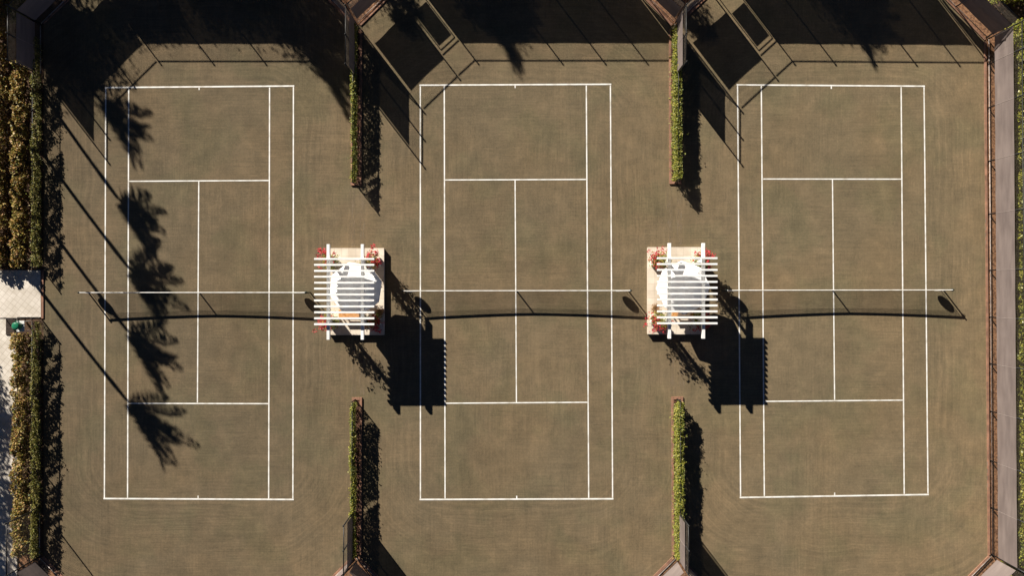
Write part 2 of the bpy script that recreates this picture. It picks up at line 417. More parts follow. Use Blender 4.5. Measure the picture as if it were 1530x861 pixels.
courts = [
 dict(lo=((158, 130), (156, 746)), ls=((192.3, 130), (190.6, 746)), rs=((402.8, 129), (401.4, 747)), ro=((438.4, 128.2), (437.6, 747)),
      tb=((158, 130.6), (438.4, 128.2)), bb=((156, 745.6), (437.6, 747)), st=((192, 270.8), (402.4, 269.6)), sb=((191, 603.2), (401.8, 603.6)),
      cc=((297, 270), (295, 603)), mt=(297.5, 129.2), mbm=(296, 746.3), net=((132, 437.3), (463.5, 437.2))),
 dict(lo=((628, 127), (628.2, 747)), ls=((663.8, 127), (665, 747)), rs=((876, 126), (879.6, 746)), ro=((912, 125.8), (915.3, 746)),
      tb=((628, 127), (912, 125.6)), bb=((628.2, 747), (915.3, 746)), st=((664, 268.8), (876.6, 268)), sb=((665, 603), (879, 601.6)),
      cc=((769.6, 268.4), (771.6, 602.4)), mt=(769.6, 126.3), mbm=(772, 746.5), net=((605, 434.8), (938.5, 434.4))),
 dict(lo=((1102, 126.5), (1106.5, 744)), ls=((1137.5, 126.8), (1142, 743.4)), rs=((1346.4, 128.2), (1351, 740.2)), ro=((1380.6, 128.5), (1386.5, 739.6)),
      tb=((1102, 126.5), (1380.6, 128.5)), bb=((1106.5, 744), (1386.5, 739.6)), st=((1139.5, 267.4), (1347.4, 267.6)), sb=((1142, 600.2), (1350, 598.4)),
      cc=((1243.8, 267.5), (1247, 599)), mt=(1242, 127.5), mbm=(1247, 741.8), net=((1078, 434.0), (1409.5, 433.5))),
]
CN = ['left', 'middle', 'right']
for ci, c in enumerate(courts):
    mb = MB()
    for k in ('lo', 'ls', 'rs', 'ro'):
        (x0, y0), (x1, y1) = c[k]; strip(mb, (x0, y0 + 1.5), (x1, y1 - 1.5), 0.07, 0.001, 0.005)
    for k in ('tb', 'bb'): strip(mb, *c[k], 0.085, 0.002, 0.009, 0.05)
    for k in ('st', 'sb'):
        (x0, y0), (x1, y1) = c[k]; strip(mb, (x0 + 1, y0), (x1 - 1, y1), 0.07, 0.002, 0.007)
    (x0, y0), (x1, y1) = c['cc']; strip(mb, (x0, y0 + 1), (x1, y1 - 1), 0.065, 0.001, 0.004)
    x, y = c['mt']; strip(mb, (x, y + 1), (x + .1, y + 5), 0.07, 0.001, 0.005)
    x, y = c['mbm']; strip(mb, (x, y - 5), (x + .1, y - 1), 0.07, 0.001, 0.005)
    tag(mb.build('court_lines', M['tape']), kind='structure', label='white boundary and service lines of the %s court' % CN[ci])

# walkway
wk = MB()
wp = [U(*p)[:2] for p in ((-420, 402.5), (61, 404), (61.5, 474), (26, 474), (26, 911), (-420, 911))]
wk.add([(x, y, 0.03) for x, y in reversed(wp)] , [tuple(range(len(wp)))])
tag(wk.build('walkway', M['walk']), kind='structure', label='cream diagonal pavers leading to the courts')

# mulch outside the right fence and under the tall fences
mm = MB()
for poly in ([(1472, 56), (1494, 40), (1502, 835), (1478, 832)], [(1476, 830), (1500, 835), (1425, 915), (1396, 911)],
             [(1376, YT), (1394, YT - 18), (1497, 40), (1471, 60)], [(527, 38), (539, 38), (560, 10), (503, 10)], [(1001, 36), (1015, 36), (1036, 8), (980, 8)],
             [(503, 10), (560, 10), (630, -60), (430, -60)], [(980, 8), (1036, 8), (1106, -60), (910, -60)],
             [(1004, 830), (1017, 830), (1096, 915), (924, 915)], [(524, 830), (537, 830), (616, 915), (444, 915)], [(-40, 830), (66, 830), (146, 915), (-40, 915)]):
    pp = [U(*p)[:2] for p in poly]
    cc = sum(((a[0] * b[1] - b[0] * a[1]) for a, b in zip(pp, pp[1:] + pp[:1])))
    if cc < 0: pp = pp[::-1]
    mm.add([(x, y, -0.035) for x, y in pp], [tuple(range(len(pp)))])
tag(mm.build('mulch_bed', M['mulch_pale']), kind='structure', label='dry reddish mulch under the perimeter fences')

# ---- brick kerbs
def kerb(mb, a, b, wd=0.14, h=0.06, ext=0.0):
    strip(mb, a, b, wd, -0.04, h, ext)
kb = MB()
kerb(kb, (1471.5, 62), (1477.2, 830), .12); kerb(kb, (1477.6, 831.5), (1400, 910), .12); kerb(kb, (1379, YT), (1471.5, 59), .12)
kerb(kb, (64, 403), (64, 476), 0.12); kerb(kb, (64.5, 833), (140, YB)); kerb(kb, (64.5, 34), (140, YT))
for a, b in (((530, 37), (455, YT)), ((538, 37), (612, YT)), ((1004, 37), (930, YT)), ((1012, 37), (1088, YT)),
             ((527, 833), (450, YB)), ((535, 833), (612, YB)), ((1006.5, 833), (930, YB)), ((1015.5, 833), (1090, YB))):
    kerb(kb, a, b, 0.15)
tag(kb.build('brick_kerb', M['brick']), kind='structure', label='terracotta brick kerb edging the clay')

# ------------------------------------------------------------------ brick planters, low fences and vines between the courts
def planter(x0, x1, y0, y1, xs, label, tall=None):
    """x0/x1 left and right edge at y0 and shifted by xs at y1 (photograph pixels on the ground)"""
    c = U((x0 + x1) / 2, (y0 + y1) / 2)
    t = empty('brick_planter', c, label, 'planter', 'brick planters between the courts')
    e = 2.0
    b = MB()
    kerb(b, (x0 + 1.5, y0), (x0 + xs + 1.5, y1), 0.13, 0.09); kerb(b, (x1 - 1.5, y0), (x1 + xs - 1.5, y1), 0.13, 0.09)
    b.build('brick_border', M['brick'], t)
    b = MB()
    ends = [(y0, 0, 'end')] if y0 > 500 else [(y1, xs, 'end')]
    for yy, sx, _ in ends:
        s_ = 1 if yy == y0 else -1
        kerb(b, (x0 + sx + 3.4, yy + s_ * 2), (x1 + sx - 3.4, yy + s_ * 2), 0.15, 0.093)
    b.build('end_bricks', M['brick'], t)
    mu = MB()
    ny = 60
    V = []; F = []
    for i in range(ny + 1):
        f = i / ny; y = y0 + (y1 - y0) * f
        for j in range(7):
            x = x0 + 3 + xs * f + (x1 - x0 - 6) * j / 6
            p = U(x, y); p.z = 0.05 + R(-0.02, 0.025); V.append(p)
    for i in range(ny):
        for j in range(6):
            a = i * 7 + j; F.append((a, a + 7, a + 8, a + 1))
    mu.add(V, F); mu.build('mulch', M['mulch'], t, True)
    return t

def low_fence(a, b, h, label, end_post=True, group='low fences between the courts', npost=5):
    A, B = U(*a), U(*b)
    t = empty('low_fence', (A + B) / 2, label, 'fence', group)
    n = npost
    for i in range(n + 1):
        p = A.lerp(B, i / n)
        m = MB(); m.tube([(p.x, p.y, 0), (p.x, p.y, h)], 0.03, 10); m.lathe((p.x, p.y, h), [(0.04, 0), (0.042, 0.02), (0.025, 0.05), (0.004, 0.06)], 12)
        m.build('fence_post', M['black_metal'], t, True)
    m = MB(); m.tube([(A.x, A.y, h - 0.03), (B.x, B.y, h - 0.03)], 0.021, 8); m.build('top_rail', M['black_metal'], t, True)
    mesh_wires(A, B, 0.06, h - 0.03, 0.06, 0.0022).build('chain_link', M['black_metal'], t)
    return t

def mesh_wires(A, B, z0, z1, step=0.07, r=0.002):
    """diamond chain link between two ground points"""
    m = MB(); d = (B - A); Ln = d.length; d.normalize(); hh = z1 - z0
    nrm = Vector((-d.y, d.x, 0))
    for sgn in (1, -1):
        s = -hh
        while s < Ln + hh:
            # line u = s + sgn*(v) ; v in 0..hh
            u0, u1 = (s, s + hh) if sgn == 1 else (s + hh, s)
            v0, v1 = 0.0, hh
            # clip in u to 0..Ln
            def clip(u, v, uo, vo):
                if u < 0: f = (0 - u) / (uo - u); return 0.0, v + (vo - v) * f
                if u > Ln: f = (Ln - u) / (uo - u); return Ln, v + (vo - v) * f
                return u, v
            if max(u0, u1) > 0 and min(u0, u1) < Ln:
                a0 = clip(u0, v0, u1, v1); a1 = clip(u1, v1, u0, v0)
                P0 = A + d * a0[0] + Vector((0, 0, z0 + a0[1])); P1 = A + d * a1[0] + Vector((0, 0, z0 + a1[1]))
                if (P1 - P0).length > 0.02:
                    ax = (P1 - P0).normalized(); q = ax.cross(nrm) * r
                    o1, o2, o3 = nrm * r, q * 0.87 - nrm * r * 0.5, -q * 0.87 - nrm * r * 0.5
                    m.add([P0 + o1, P0 + o2, P0 + o3, P1 + o1, P1 + o2, P1 + o3], [(0, 1, 4, 3), (1, 2, 5, 4), (2, 0, 3, 5)])
            s += step * 1.414
    return m

def bumpy(n, s, seed):
    r = np.random.default_rng(seed); ph = r.uniform(0, 6.28, 6); fr = r.uniform(0.5, 3.0, 6) / s
    return lambda u: sum(np.sin(u * fr[i] + ph[i]) for i in range(6)) / 6

def vine(a, b, h, label, mat, per_m=900, wd=0.13, group='climbing vines on the low fences', size=0.075, seed=1, lean=0.0, gaps=-0.42, shoots=6):
    A, B = U(*a), U(*b); Ln = (B - A).length; d = np.array((B - A).normalized()); nrm = np.array([-d[1], d[0], 0])
    if nrm[0] > 0: nrm = -nrm          # towards the left (the sun side)
    t = empty('climbing_vine', (A + B) / 2, label, 'vine', group)
    n = int(per_m * Ln)
    u = rng.uniform(0, Ln, n); f = bumpy(n, 1.0, seed); g = bumpy(n, 0.35, seed + 50)
    top = h * (1.0 + 0.10 * f(u) + 0.06 * g(u))
    v = top * rng.beta(1.6, 1.0, n)
    keep = (g(u * 1.3 + v * 3.0) + f(v * 4 + u)) > gaps
    k = rng.normal(0, wd * 0.75, n) + lean + 0.11 * f(u + 3) + 0.07 * g(u * 1.7 + 2)
    k = np.where(k < -wd * 1.2, -wd * rng.uniform(0.2, 1.2, n), k)
    P = np.array(A)[None, :] + d[None, :] * u[:, None] + nrm[None, :] * k[:, None]; P[:, 2] = np.maximum(v, 0.04)
    P = P[keep]
    # loose shoots above the rail
    m_ = int(Ln * shoots); us = rng.uniform(0.1, Ln - 0.1, m_)
    sh = []
    for q in us:
        base = np.array(A) + d * q + nrm * rng.normal(lean, wd); base[2] = h * rng.uniform(0.7, 1.0)
        dr = rng.normal(0, 0.5, 3); dr[2] = abs(dr[2]) + 0.3; dr /= np.linalg.norm(dr)
        for s_ in np.linspace(0.02, rng.uniform(0.08, 0.24), 5): sh.append(base + dr * s_)
    P = np.vstack([P, np.array(sh)])
    quads('leaves', leaf_quads(P, size), mat, t)
    m = MB()
    for i in range(int(Ln * 4)):
        q = R(0, Ln); p = Vector(A) + Vector(d) * q; pts = []
        kx = R(-0.06, 0.06)
        for j in range(6):
            pts.append(p + Vector(d) * (R(-.12, .12) + j * R(-.05, .05)) + Vector(nrm) * kx + Vector((0, 0, h * j / 5.2)))
        m.tube(pts, [0.012, 0.011, 0.01, 0.008, 0.006, 0.004], 5)
    m.build('stems', M['stem'], t, True)
    return t

planter(525.5, 541, 44, 277, -1, 'brick edged planter between left and middle courts, in the upper half')
planter(526.5, 541, 594, 830, -1, 'brick edged planter between left and middle courts, in the lower half')
planter(999.5, 1017, 44, 275, 0.5, 'brick edged planter between middle and right courts, in the upper half')
planter(1003, 1020, 593, 830, 1, 'brick edged planter between middle and right courts, in the lower half')
low_fence((533, 40), (532, 276), 1.1, 'low black fence under vines between left and middle courts, in the upper half')
low_fence((531.5, 597), (530.5, 829), 1.1, 'low black fence under vines between left and middle courts, in the lower half')
low_fence((1008, 40), (1008.5, 273), 1.1, 'low black fence under vines between middle and right courts, in the upper half')
low_fence((1011, 596), (1011.5, 829), 1.1, 'low black fence under vines between middle and right courts, in the lower half')
vine((533, 42), (532, 274), 1.08, 'narrow dark green vine on fence between left and middle courts, above the pergola', M['vine'], 1200, 0.075, seed=3, size=0.08, gaps=-0.55)
vine((531.5, 600), (530.5, 829), 1.08, 'narrow dark green vine on fence between left and middle courts, below the pergola', M['vine'], 1200, 0.075, seed=5, size=0.08, gaps=-0.55)
vine((1008, 42), (1008.5, 271), 1.08, 'yellow-green vine on fence between middle and right courts, above the pergola', M['vine'], 2000, 0.17, seed=8, size=0.08, lean=-0.02, gaps=-0.75)
vine((1011, 599), (1011.5, 829), 1.08, 'yellow-green vine on fence between middle and right courts, below the pergola', M['vine'], 2000, 0.17, seed=11, size=0.08, lean=-0.02, gaps=-0.75)

# left boundary
low_fence((62, 112), (62, 401), 0.92, 'low black fence under vines along left edge, above the walkway opening', group='low fences along the left edge', npost=5)
low_fence((61.5, 476), (61, 758), 0.92, 'low black fence under vines along left edge, below the walkway opening', group='low fences along the left edge', npost=5)
low_fence((9, 475.5), (60.5, 475.5), 0.92, 'short low fence crossing behind the green drink cooler', group='low fences along the left edge', npost=2)
vine((62, 60), (62, 399), 0.95, 'dense olive vine on left edge fence above the walkway opening', M['vinedark'], 1000, 0.075, 'vines along the left edge', size=0.08, seed=21, lean=-0.04, gaps=-0.22)
vine((61.5, 480), (61, 829), 0.95, 'dense olive vine on left edge fence below the walkway opening', M['vinedark'], 1000, 0.075, 'vines along the left edge', size=0.08, seed=24, lean=-0.04, gaps=-0.22)

# ------------------------------------------------------------------ tall fences with windscreens
FH = 3.15
SC0, SC1 = 0.74, 2.49
def tall_fence(a, b, posts, label, screen=True, group='tall chain link fences', s_in=2.0, first=True, last=True, tip=0.16, srange=None, wire=True):
    A, B = U(*a), U(*b)
    t = empty('chain_link_fence', (A + B) / 2, label, 'fence', group)
    d = (B - A).normalized()
    for i, f in enumerate(posts):
        p = A.lerp(B, f)
        m = MB(); m.tube([(p.x, p.y, 0), (p.x, p.y, FH + tip - 0.05)], 0.038, 10)
        m.lathe((p.x, p.y, FH + tip - 0.05), [(0.05, 0), (0.05, 0.03), (0.03, 0.06), (0.004, 0.075)], 12)
        m.build('fence_post', M['black_metal'], t, True)
    m = MB(); m.tube([(A.x, A.y, FH), (B.x, B.y, FH)], 0.03, 8); m.build('top_rail', M['black_metal'], t, True)
    m = MB(); m.tube([(A.x, A.y, 0.1), (B.x, B.y, 0.1)], 0.024, 8); m.build('bottom_rail', M['pipe'], t, True)
    if wire:
        mw = mesh_wires(A, B, 0.1, SC1, 0.10, 0.0018)
        m2 = mesh_wires(A, B, SC1, FH, 0.055, 0.0024); mw.add(m2.v, m2.f); mw.build('chain_link', M['link'], t)
    if screen:
        L_ = (B - A).length
        f0, f1 = srange or (0.0, 1.0)
        nrm = Vector((-d.y, d.x, 0)); C0 = -A.lerp(B, 0.5); C0.z = 0
        s_ = 1 if nrm.dot(C0) > 0 else -1
        stops = [f for f in posts if f0 <= f <= f1]
        if not stops or stops[0] > f0 + 0.01: stops = [f0] + stops
        if stops[-1] < f1 - 0.01: stops.append(f1)
        off = nrm * s_ * 0.055
        for p0, p1 in zip(stops[:-1], stops[1:]):
            m = MB(); V = []; F = []
            g = 0.05
            w0 = p0 + (0.05 / L_ if p0 == f0 else 0); w1 = p1 - (0.05 / L_ if p1 == f1 else -0.0)
            nx, nz_ = 14, 6
            for j in range(nz_ + 1):
                for i in range(nx + 1):
                    fx = i / nx
                    p = A.lerp(B, w0 + (w1 - w0) * fx) + off
                    bul = 0.025 * math.sin(math.pi * fx) * math.sin(math.pi * j / nz_) * R(0.3, 1.2)
                    z = SC0 + (SC1 - SC0) * j / nz_
                    if j == 0: z += 0.012 * math.sin(fx * 9 + p0 * 20)
                    if j == nz_: z -= 0.02 * math.sin(math.pi * fx)
                    V.append((p.x + nrm.x * bul, p.y + nrm.y * bul, z))
            for j in range(nz_):
                for i in range(nx):
                    q = j * (nx + 1) + i; F.append((q, q + 1, q + nx + 2, q + nx + 1))
            m.add(V, F)
            wsp = m.build('windscreen', M['screen'], t, True)
            q = A.lerp(B, p1) + nrm * s_ * 0.062
            if p1 < f1 - 1e-6:
                m = MB(); m.poly([((q + d * x_ + nrm * y_).x, (q + d * x_ + nrm * y_).y) for x_, y_ in ((-.012, -.003), (.012, -.003), (.012, .003), (-.012, .003))], SC0 + 0.02, SC1 - 0.02)
                m.build('post_trace', M['post_trace'], wsp, org=t.location)  # pale strip added where the post behind shows through the screen
    return t

def lin(n): return [i / n for i in range(n + 1)]
def px_posts(a, b, xs, dx=-98): return [(x + dx - a[0]) / (b[0] - a[0]) for x in xs]

a, b = (138, YT), (457, YT); tall_fence(a, b, px_posts(a, b, (237, 316, 394, 472)) + [1.0], 'tall screened fence across the upper end of the left court')
a, b = (611, YT - 1), (932, YT - 1); tall_fence(a, b, px_posts(a, b, (711, 774, 837, 901, 964)) + [1.0], 'tall screened fence across the upper end of the middle court')
a, b = (1086, YT), (1378, YT + 2); tall_fence(a, b, px_posts(a, b, (1184, 1245, 1306, 1366, 1430)) + [1.0], 'tall screened fence across the upper end of the right court')
tall_fence((62, 36), (136, YT), [0, 0.52], 'slanted screened fence cutting the upper left corner of left court')
tall_fence((531, 34), (459, YT), [0.5], 'slanted screened fence cutting the upper right corner of left court')
tall_fence((535, 34), (586, -15), [0.99], 'slanted screened fence beside the gate of the middle court')
tall_fence((1006, 33), (934, YT), [0.5], 'slanted screened fence cutting the upper right corner of middle court')
tall_fence((1010, 33), (1061, -14), [0.99], 'slanted screened fence beside the gate of the right court')
tall_fence((1474.5, 57), (1380, YT), [0.5, 0.95], 'slanted screened fence cutting the upper right corner of right court')
tall_fence((533, 36), (533, 118), [0, 0.5, 1], 'short tall fence at the upper end of left and middle court divider')
tall_fence((1008, 35), (1008, 115), [0, 0.5, 1], 'short tall fence at the upper end of middle and right court divider')
tall_fence((62, 38), (62, 112), [0.5, 1], 'short tall fence above the vine on the left edge')
tall_fence((530.5, 762), (530, 832), [0, 0.5, 1], 'short tall fence at the lower end of left and middle court divider')
tall_fence((1011, 762), (1011.5, 832), [0, 0.5, 1], 'short tall fence at the lower end of middle and right court divider')
tall_fence((60.5, 759), (60.5, 832), [0, 1], 'tall unscreened fence at the lower left corner among vines', screen=False)
ys = [96, 161, 241, 320, 404, 474, 544, 615, 689, 759]
tall_fence((1476, 58), (1481.5, 829), [0] + [(y - 58) / 771 for y in ys] + [1], 'long tall screened fence along the right edge')
tall_fence((1480, 831), (1402, YB), [0.5, 1], 'slanted screened fence cutting the lower right corner of right court')
tall_fence((61, 834), (138, YB), [0.5, 1], 'slanted screened fence cutting the lower left corner of left court')
tall_fence((529, 834), (452, YB), [0.5, 1], 'slanted screened fence cutting the lower right corner of left court')
tall_fence((533, 834), (610, YB), [0.5, 1], 'slanted screened fence cutting the lower left corner of middle court')
tall_fence((1010, 834), (932, YB), [0.5, 1], 'slanted screened fence cutting the lower right corner of middle court')
tall_fence((1014, 834), (1090, YB), [0.5, 1], 'slanted screened fence cutting the lower left corner of right court')

def gate(a, b, label):
    A, B = U(*a), U(*b); d = (B - A).normalized()
    t = empty('gate', A, label, 'gate', 'screened gates')
    A2, B2 = A + d * 0.09, B - d * 0.09
    m = MB()
    for p in (A2, B2): m.tube([(p.x, p.y, 0.08), (p.x, p.y, 2.26)], 0.025, 8)
    for z in (0.08, 2.26): m.tube([(A2.x, A2.y, z), (B2.x, B2.y, z)], 0.025, 8)
    m.build('gate_frame', M['black_metal'], t, True)
    m = MB(); m.tube([(A.x, A.y, 2.40), (B.x, B.y, 2.40)], 0.03, 8); m.build('transom', M['black_metal'], t, True)
    m = MB(); m.tube([(A.x, A.y, FH), (B.x, B.y, FH)], 0.03, 8); m.build('top_rail', M['black_metal'], t, True)
    mesh_wires(A2, B2, 2.40, FH, 0.10, 0.0018).build('chain_link', M['black_metal'], t)
    m = MB(); P = [A2 + d * 0.06, B2 - d * 0.06]
    n_ = Vector((d.y, -d.x, 0)) * 0.03
    m.add([P[0] + n_ + Vector((0, 0, 0.9)), P[1] + n_ + Vector((0, 0, 0.9)), P[1] + n_ + Vector((0, 0, 2.12)), P[0] + n_ + Vector((0, 0, 2.12))], [(0, 1, 2, 3)])
    m.build('windscreen', M['screen'], t)
    m = MB(); p = B2 + Vector((0, 0, 1.05)); m.tube([p, p + d * -0.14, p + d * -0.14 + Vector((0, 0, -.05))], 0.012, 6); m.build('latch', M['pipe'], t, True)
    return t
gate((587, -16), (611, YT - 1), 'screened gate in the slanted corner of the middle court')
gate((1062, -15), (1086, YT), 'screened gate in the slanted corner of the right court')

# ------------------------------------------------------------------ tennis nets
def net(a, b, label, crank_left=False):
    A, B = U(*a), U(*b); d = (B - A).normalized(); Ln = (B - A).length
    mid = A.lerp(B, 0.5)
    t = empty('tennis_net', mid, label, 'net', 'tennis nets')
    def top(f):
        u = abs(f - 0.5) * 2
        return 0.914 + 0.156 * u ** 1.5
    for p, s_ in ((A, -1), (B, 1)):
        m = MB(); m.tube([(p.x, p.y, 0), (p.x, p.y, 1.09)], 0.04, 12)
        m.lathe((p.x, p.y, 1.09), [(0.045, 0), (0.045, 0.015), (0.02, 0.03)], 12)
        po = m.build('net_post', M['green_metal'], t, True)
        m = MB()
        if s_ == 1:
            m.lathe((p.x + 0.0, p.y, 0.90), [(0.06, 0), (0.075, 0.03), (0.075, 0.1), (0.05, 0.13)], 12)
            m.tube([(p.x + 0.05, p.y, 0.95), (p.x + 0.14, p.y, 0.95), (p.x + 0.14, p.y, 0.86)], 0.012, 6)
        else:
            m.lathe((p.x, p.y, 1.0), [(0.05, 0), (0.055, 0.02), (0.05, 0.05)], 12)
        m.build('crank' if s_ == 1 else 'cable_guide', M['green_metal'], po, True, org=t.location)
    n = 64
    hb = MB(); V = []; F = []
    for i in range(n + 1):
        f = i / n; p = A.lerp(B, f); z = top(f)
        for dy, dz in ((-0.021, -0.085), (-0.024, -0.008), (-0.012, 0.006), (0.012, 0.006), (0.024, -0.008), (0.021, -0.085)):
            V.append((p.x, p.y + dy, z + dz))
    for i in range(n):
        for k in range(6):
            j = (k + 1) % 6; F.append((i * 6 + k, i * 6 + j, (i + 1) * 6 + j, (i + 1) * 6 + k))
    hb.add(V, F); hb.build('headband', M['tape'], t)
    A3, B3 = A + d * 0.16, B - d * 0.16
    nn = MB(); r = 0.0036
    step = 0.048; cnt = int((B3 - A3).length / step)
    for i in range(cnt + 1):
        f = i / cnt; p = A3.lerp(B3, f); ff = (p - A).length / Ln; z = top(ff) - 0.03
        nn.tube([(p.x, p.y, 0.02), (p.x, p.y, z)], r, 3, False)
        if i < cnt:
            q = A3.lerp(B3, (i + 0.5) / cnt); nn.tube([(q.x, q.y, z * 0.74), (q.x, q.y, z)], r, 3, False)
    nh = 20
    for k in range(nh + 1):
        pts = []
        for i in range(25):
            f = i / 24; p = A3.lerp(B3, f); ff = (p - A).length / Ln
            pts.append((p.x, p.y, 0.02 + (top(ff) - 0.05) * k / nh))
        nn.tube(pts, r if k not in (15, 0) else 0.005, 3, False)
        if k > 15: nn.tube([(x, y, z - 0.022) for x, y, z in pts], r, 3, False)
    nn.build('netting', M['netcord'], t)
    st = MB(); st.box((mid.x, mid.y, 0.455), (0.055, 0.05, 0.91)); st.build('center_strap', M['netcord'], t)
    for e in (A3, B3):
        m = MB(); m.tube([(e.x, e.y, 0.02), (e.x, e.y, 1.02)], 0.012, 6); m.build('end_dowel', M['netcord'], t, True)
    return t

def net_sign(x, y, z, label):
    p = U(x, y)
    n = 36; m = MB(); r = 0.30; th = 0.012
    V = [(r * math.cos(2 * math.pi * k / n), -th, r * math.sin(2 * math.pi * k / n)) for k in range(n)] + [(r * math.cos(2 * math.pi * k / n), th, r * math.sin(2 * math.pi * k / n)) for k in range(n)]
    F = [tuple(range(n)), tuple(reversed(range(n, 2 * n)))] + [(k, n + k, n + (k + 1) % n, (k + 1) % n) for k in range(n)]
    m.add(V, F)
    t = empty('net_sign', (p.x, p.y - 0.032, z), label, 'sign', 'round signs on the nets')
    o = m.build('sign_disc', M['sign'], None); o.parent = t
    rm = MB(); rm.tube([(r * math.cos(2 * math.pi * k / n), 0, r * math.sin(2 * math.pi * k / n)) for k in range(n + 1)], 0.014, 6, False)
    o = rm.build('rim', M['white'], None, True); o.parent = t
    return t
for ci, c in enumerate(courts):
    (x0, y0), (x1, y1) = c['net']
    net((x0, y0), (x1, y1), 'black tennis net with white headband across the %s court' % CN[ci])
    net_sign(x0 + 11.5, y0, 0.50, 'round dark sign hung at the left end of the %s court net' % CN[ci])
    net_sign(x1 - 11.5, y1, 0.50, 'round dark sign hung at the right end of the %s court net' % CN[ci])

# ------------------------------------------------------------------ pergolas with umbrellas, benches and flowers
def platform(px0, px1, py0, py1, label):
    a, b = U(px0, py0, .3), U(px1, py1, .3)
    c = ((a.x + b.x) / 2, (a.y + b.y) / 2, 0)
    t = empty('stone_platform', c, label, 'platform', 'stone platforms under the pergolas')
    w_, d_ = b.x - a.x, a.y - b.y
    m = MB(); m.box((c[0], c[1], 0.125), (w_ - 0.04, d_ - 0.04, 0.25)); m.build('base', M['plat'], t)
    m = MB(); m.bbox((c[0], c[1], 0.276), (w_, d_, 0.05), 0.01); m.build('paving', M['plat'], t)
    return t
PZ = 0.301
platform(489.5, 574, 371, 501, 'cream stone platform under the pergola between left and middle courts')
platform(967.5, 1053, 369.5, 500, 'cream stone platform under the pergola between middle and right courts')

def pergola(bx, sx0, sx1, by0, by1, sy0, sy1, label, proto=None):
    zb, zt = 2.88, 3.06
    c = U((bx[0] + bx[1]) / 2, 436)
    t = empty('pergola', (c.x, c.y, PZ), label, 'pergola', 'white pergolas')
    xs = [U(x, 430, zb).x for x in bx]
    Y0, Y1 = U(0, by0, zb).y, U(0, by1, zb).y
    S0, S1 = U(0, sy0, zt).y, U(0, sy1, zt).y
    for x in xs:
        m = MB(); m.bbox((x, (Y0 + Y1) / 2, zb - 0.12), (0.16, Y0 - Y1, 0.24), 0.006); m.build('beam', M['white'], t)
        for y in (S0 - 0.14, S1 + 0.14):
            m = MB(); m.bbox((x, y, (PZ + zb - 0.243) / 2), (0.15, 0.15, zb - 0.243 - PZ), 0.008)
            m.bbox((x, y, PZ + 0.09), (0.21, 0.21, 0.18), 0.012); m.bbox((x, y, zb - 0.29), (0.19, 0.19, 0.05), 0.008)
            m.build('post', M['white'], t)
    X0, X1 = U(sx0, 0, zt).x, U(sx1, 0, zt).x
    n = 12
    for i in range(n):
        y = S0 + (S1 - S0) * i / (n - 1) + R(-.004, .004)
        m = MB(); m.bbox(((X0 + X1) / 2 + R(-.006, .006), y, zb + 0.092 + 0.001), (X1 - X0, 0.105, 0.18), 0.006); m.build('rafter', M['white'], t)
    return t, xs, (S0 - 0.14, S1 + 0.14)
pg1, px1_, py1_ = pergola((490.2, 541.2), 469.3, 559.2, 365, 508, 387, 485, 'white slatted pergola standing between left and middle courts')
pg2, px2_, py2_ = pergola((1000.6, 1051.4), 982.5, 1072.3, 363.2, 506.4, 385.8, 483.5, 'white slatted pergola standing between middle and right courts')

def umbrella(x, y, label, rot):
    p = U(x, y)
    t = empty('patio_umbrella', (p.x, p.y, PZ), label, 'umbrella', 'white umbrellas under the pergolas')
    r, z0, z1 = 1.5, 1.98, 2.42
    m = MB(); m.tube([(p.x, p.y, PZ + 0.05), (p.x, p.y, z1 + 0.06)], 0.024, 10); m.build('pole', M['wood'], t, True)
    m = MB(); m.lathe((p.x, p.y, PZ), [(0.30, 0.0), (0.30, 0.05), (0.26, 0.08), (0.06, 0.10), (0.05, 0.3)], 24); m.build('base', M['white'], t, True)
    m = MB(); V = []; F = []
    nr, ns = 6, 4
    def rim(k): a = rot + k * math.pi / 4; return Vector((math.cos(a), math.sin(a), 0))
    idx = {}
    def pt(i, j):      # i 0..8*ns-1 around, j 0..nr outwards
        k, f = divmod(i % (8 * ns), ns); f /= ns
        v = rim(k).lerp(rim(k + 1), f) * (r * j / nr)
        sag = 0.015 * math.sin(math.pi * f) * (j / nr)
        return Vector((p.x + v.x, p.y + v.y, z1 + (z0 - z1) * (j / nr) ** 1.15 - sag))
    V.append((p.x, p.y, z1))
    for j in range(1, nr + 1):
        for i in range(8 * ns): V.append(pt(i, j))
    n8 = 8 * ns
    for i in range(n8): F.append((0, 1 + i, 1 + (i + 1) % n8))
    for j in range(1, nr):
        for i in range(n8):
            a = 1 + (j - 1) * n8 + i; b_ = 1 + (j - 1) * n8 + (i + 1) % n8
            F.append((a, a + n8, b_ + n8, b_))
    b0 = len(V)                                     # hem
    for i in range(n8):
        q = pt(i, nr); V.append((q.x, q.y, q.z - 0.10))
    for i in range(n8):
        a = 1 + (nr - 1) * n8 + i; b_ = 1 + (nr - 1) * n8 + (i + 1) % n8
        F.append((a, b0 + i, b0 + (i + 1) % n8, b_))
    m.add(V, F); m.build('canopy', M['canvas'], t)
    m = MB(); m.lathe((p.x, p.y, z1 + 0.0), [(0.15, -0.03), (0.08, 0.02), (0.03, 0.05), (0.02, 0.12)], 16); m.build('vent_cap', M['canvas'], t)
    for k in range(8):
        e = rim(k) * (r - 0.03)
        m = MB(); m.tube([(p.x + e.x * .03, p.y + e.y * .03, z1 - 0.04), (p.x + e.x, p.y + e.y, z0 - 0.03)], 0.010, 6); m.build('rib', M['wood'], t, True)
    return t
umbrella(541, 431, 'white octagonal umbrella under the pergola between left and middle courts', 0.25)
umbrella(1010, 430, 'white octagonal umbrella under the pergola between middle and right courts', 0.05)

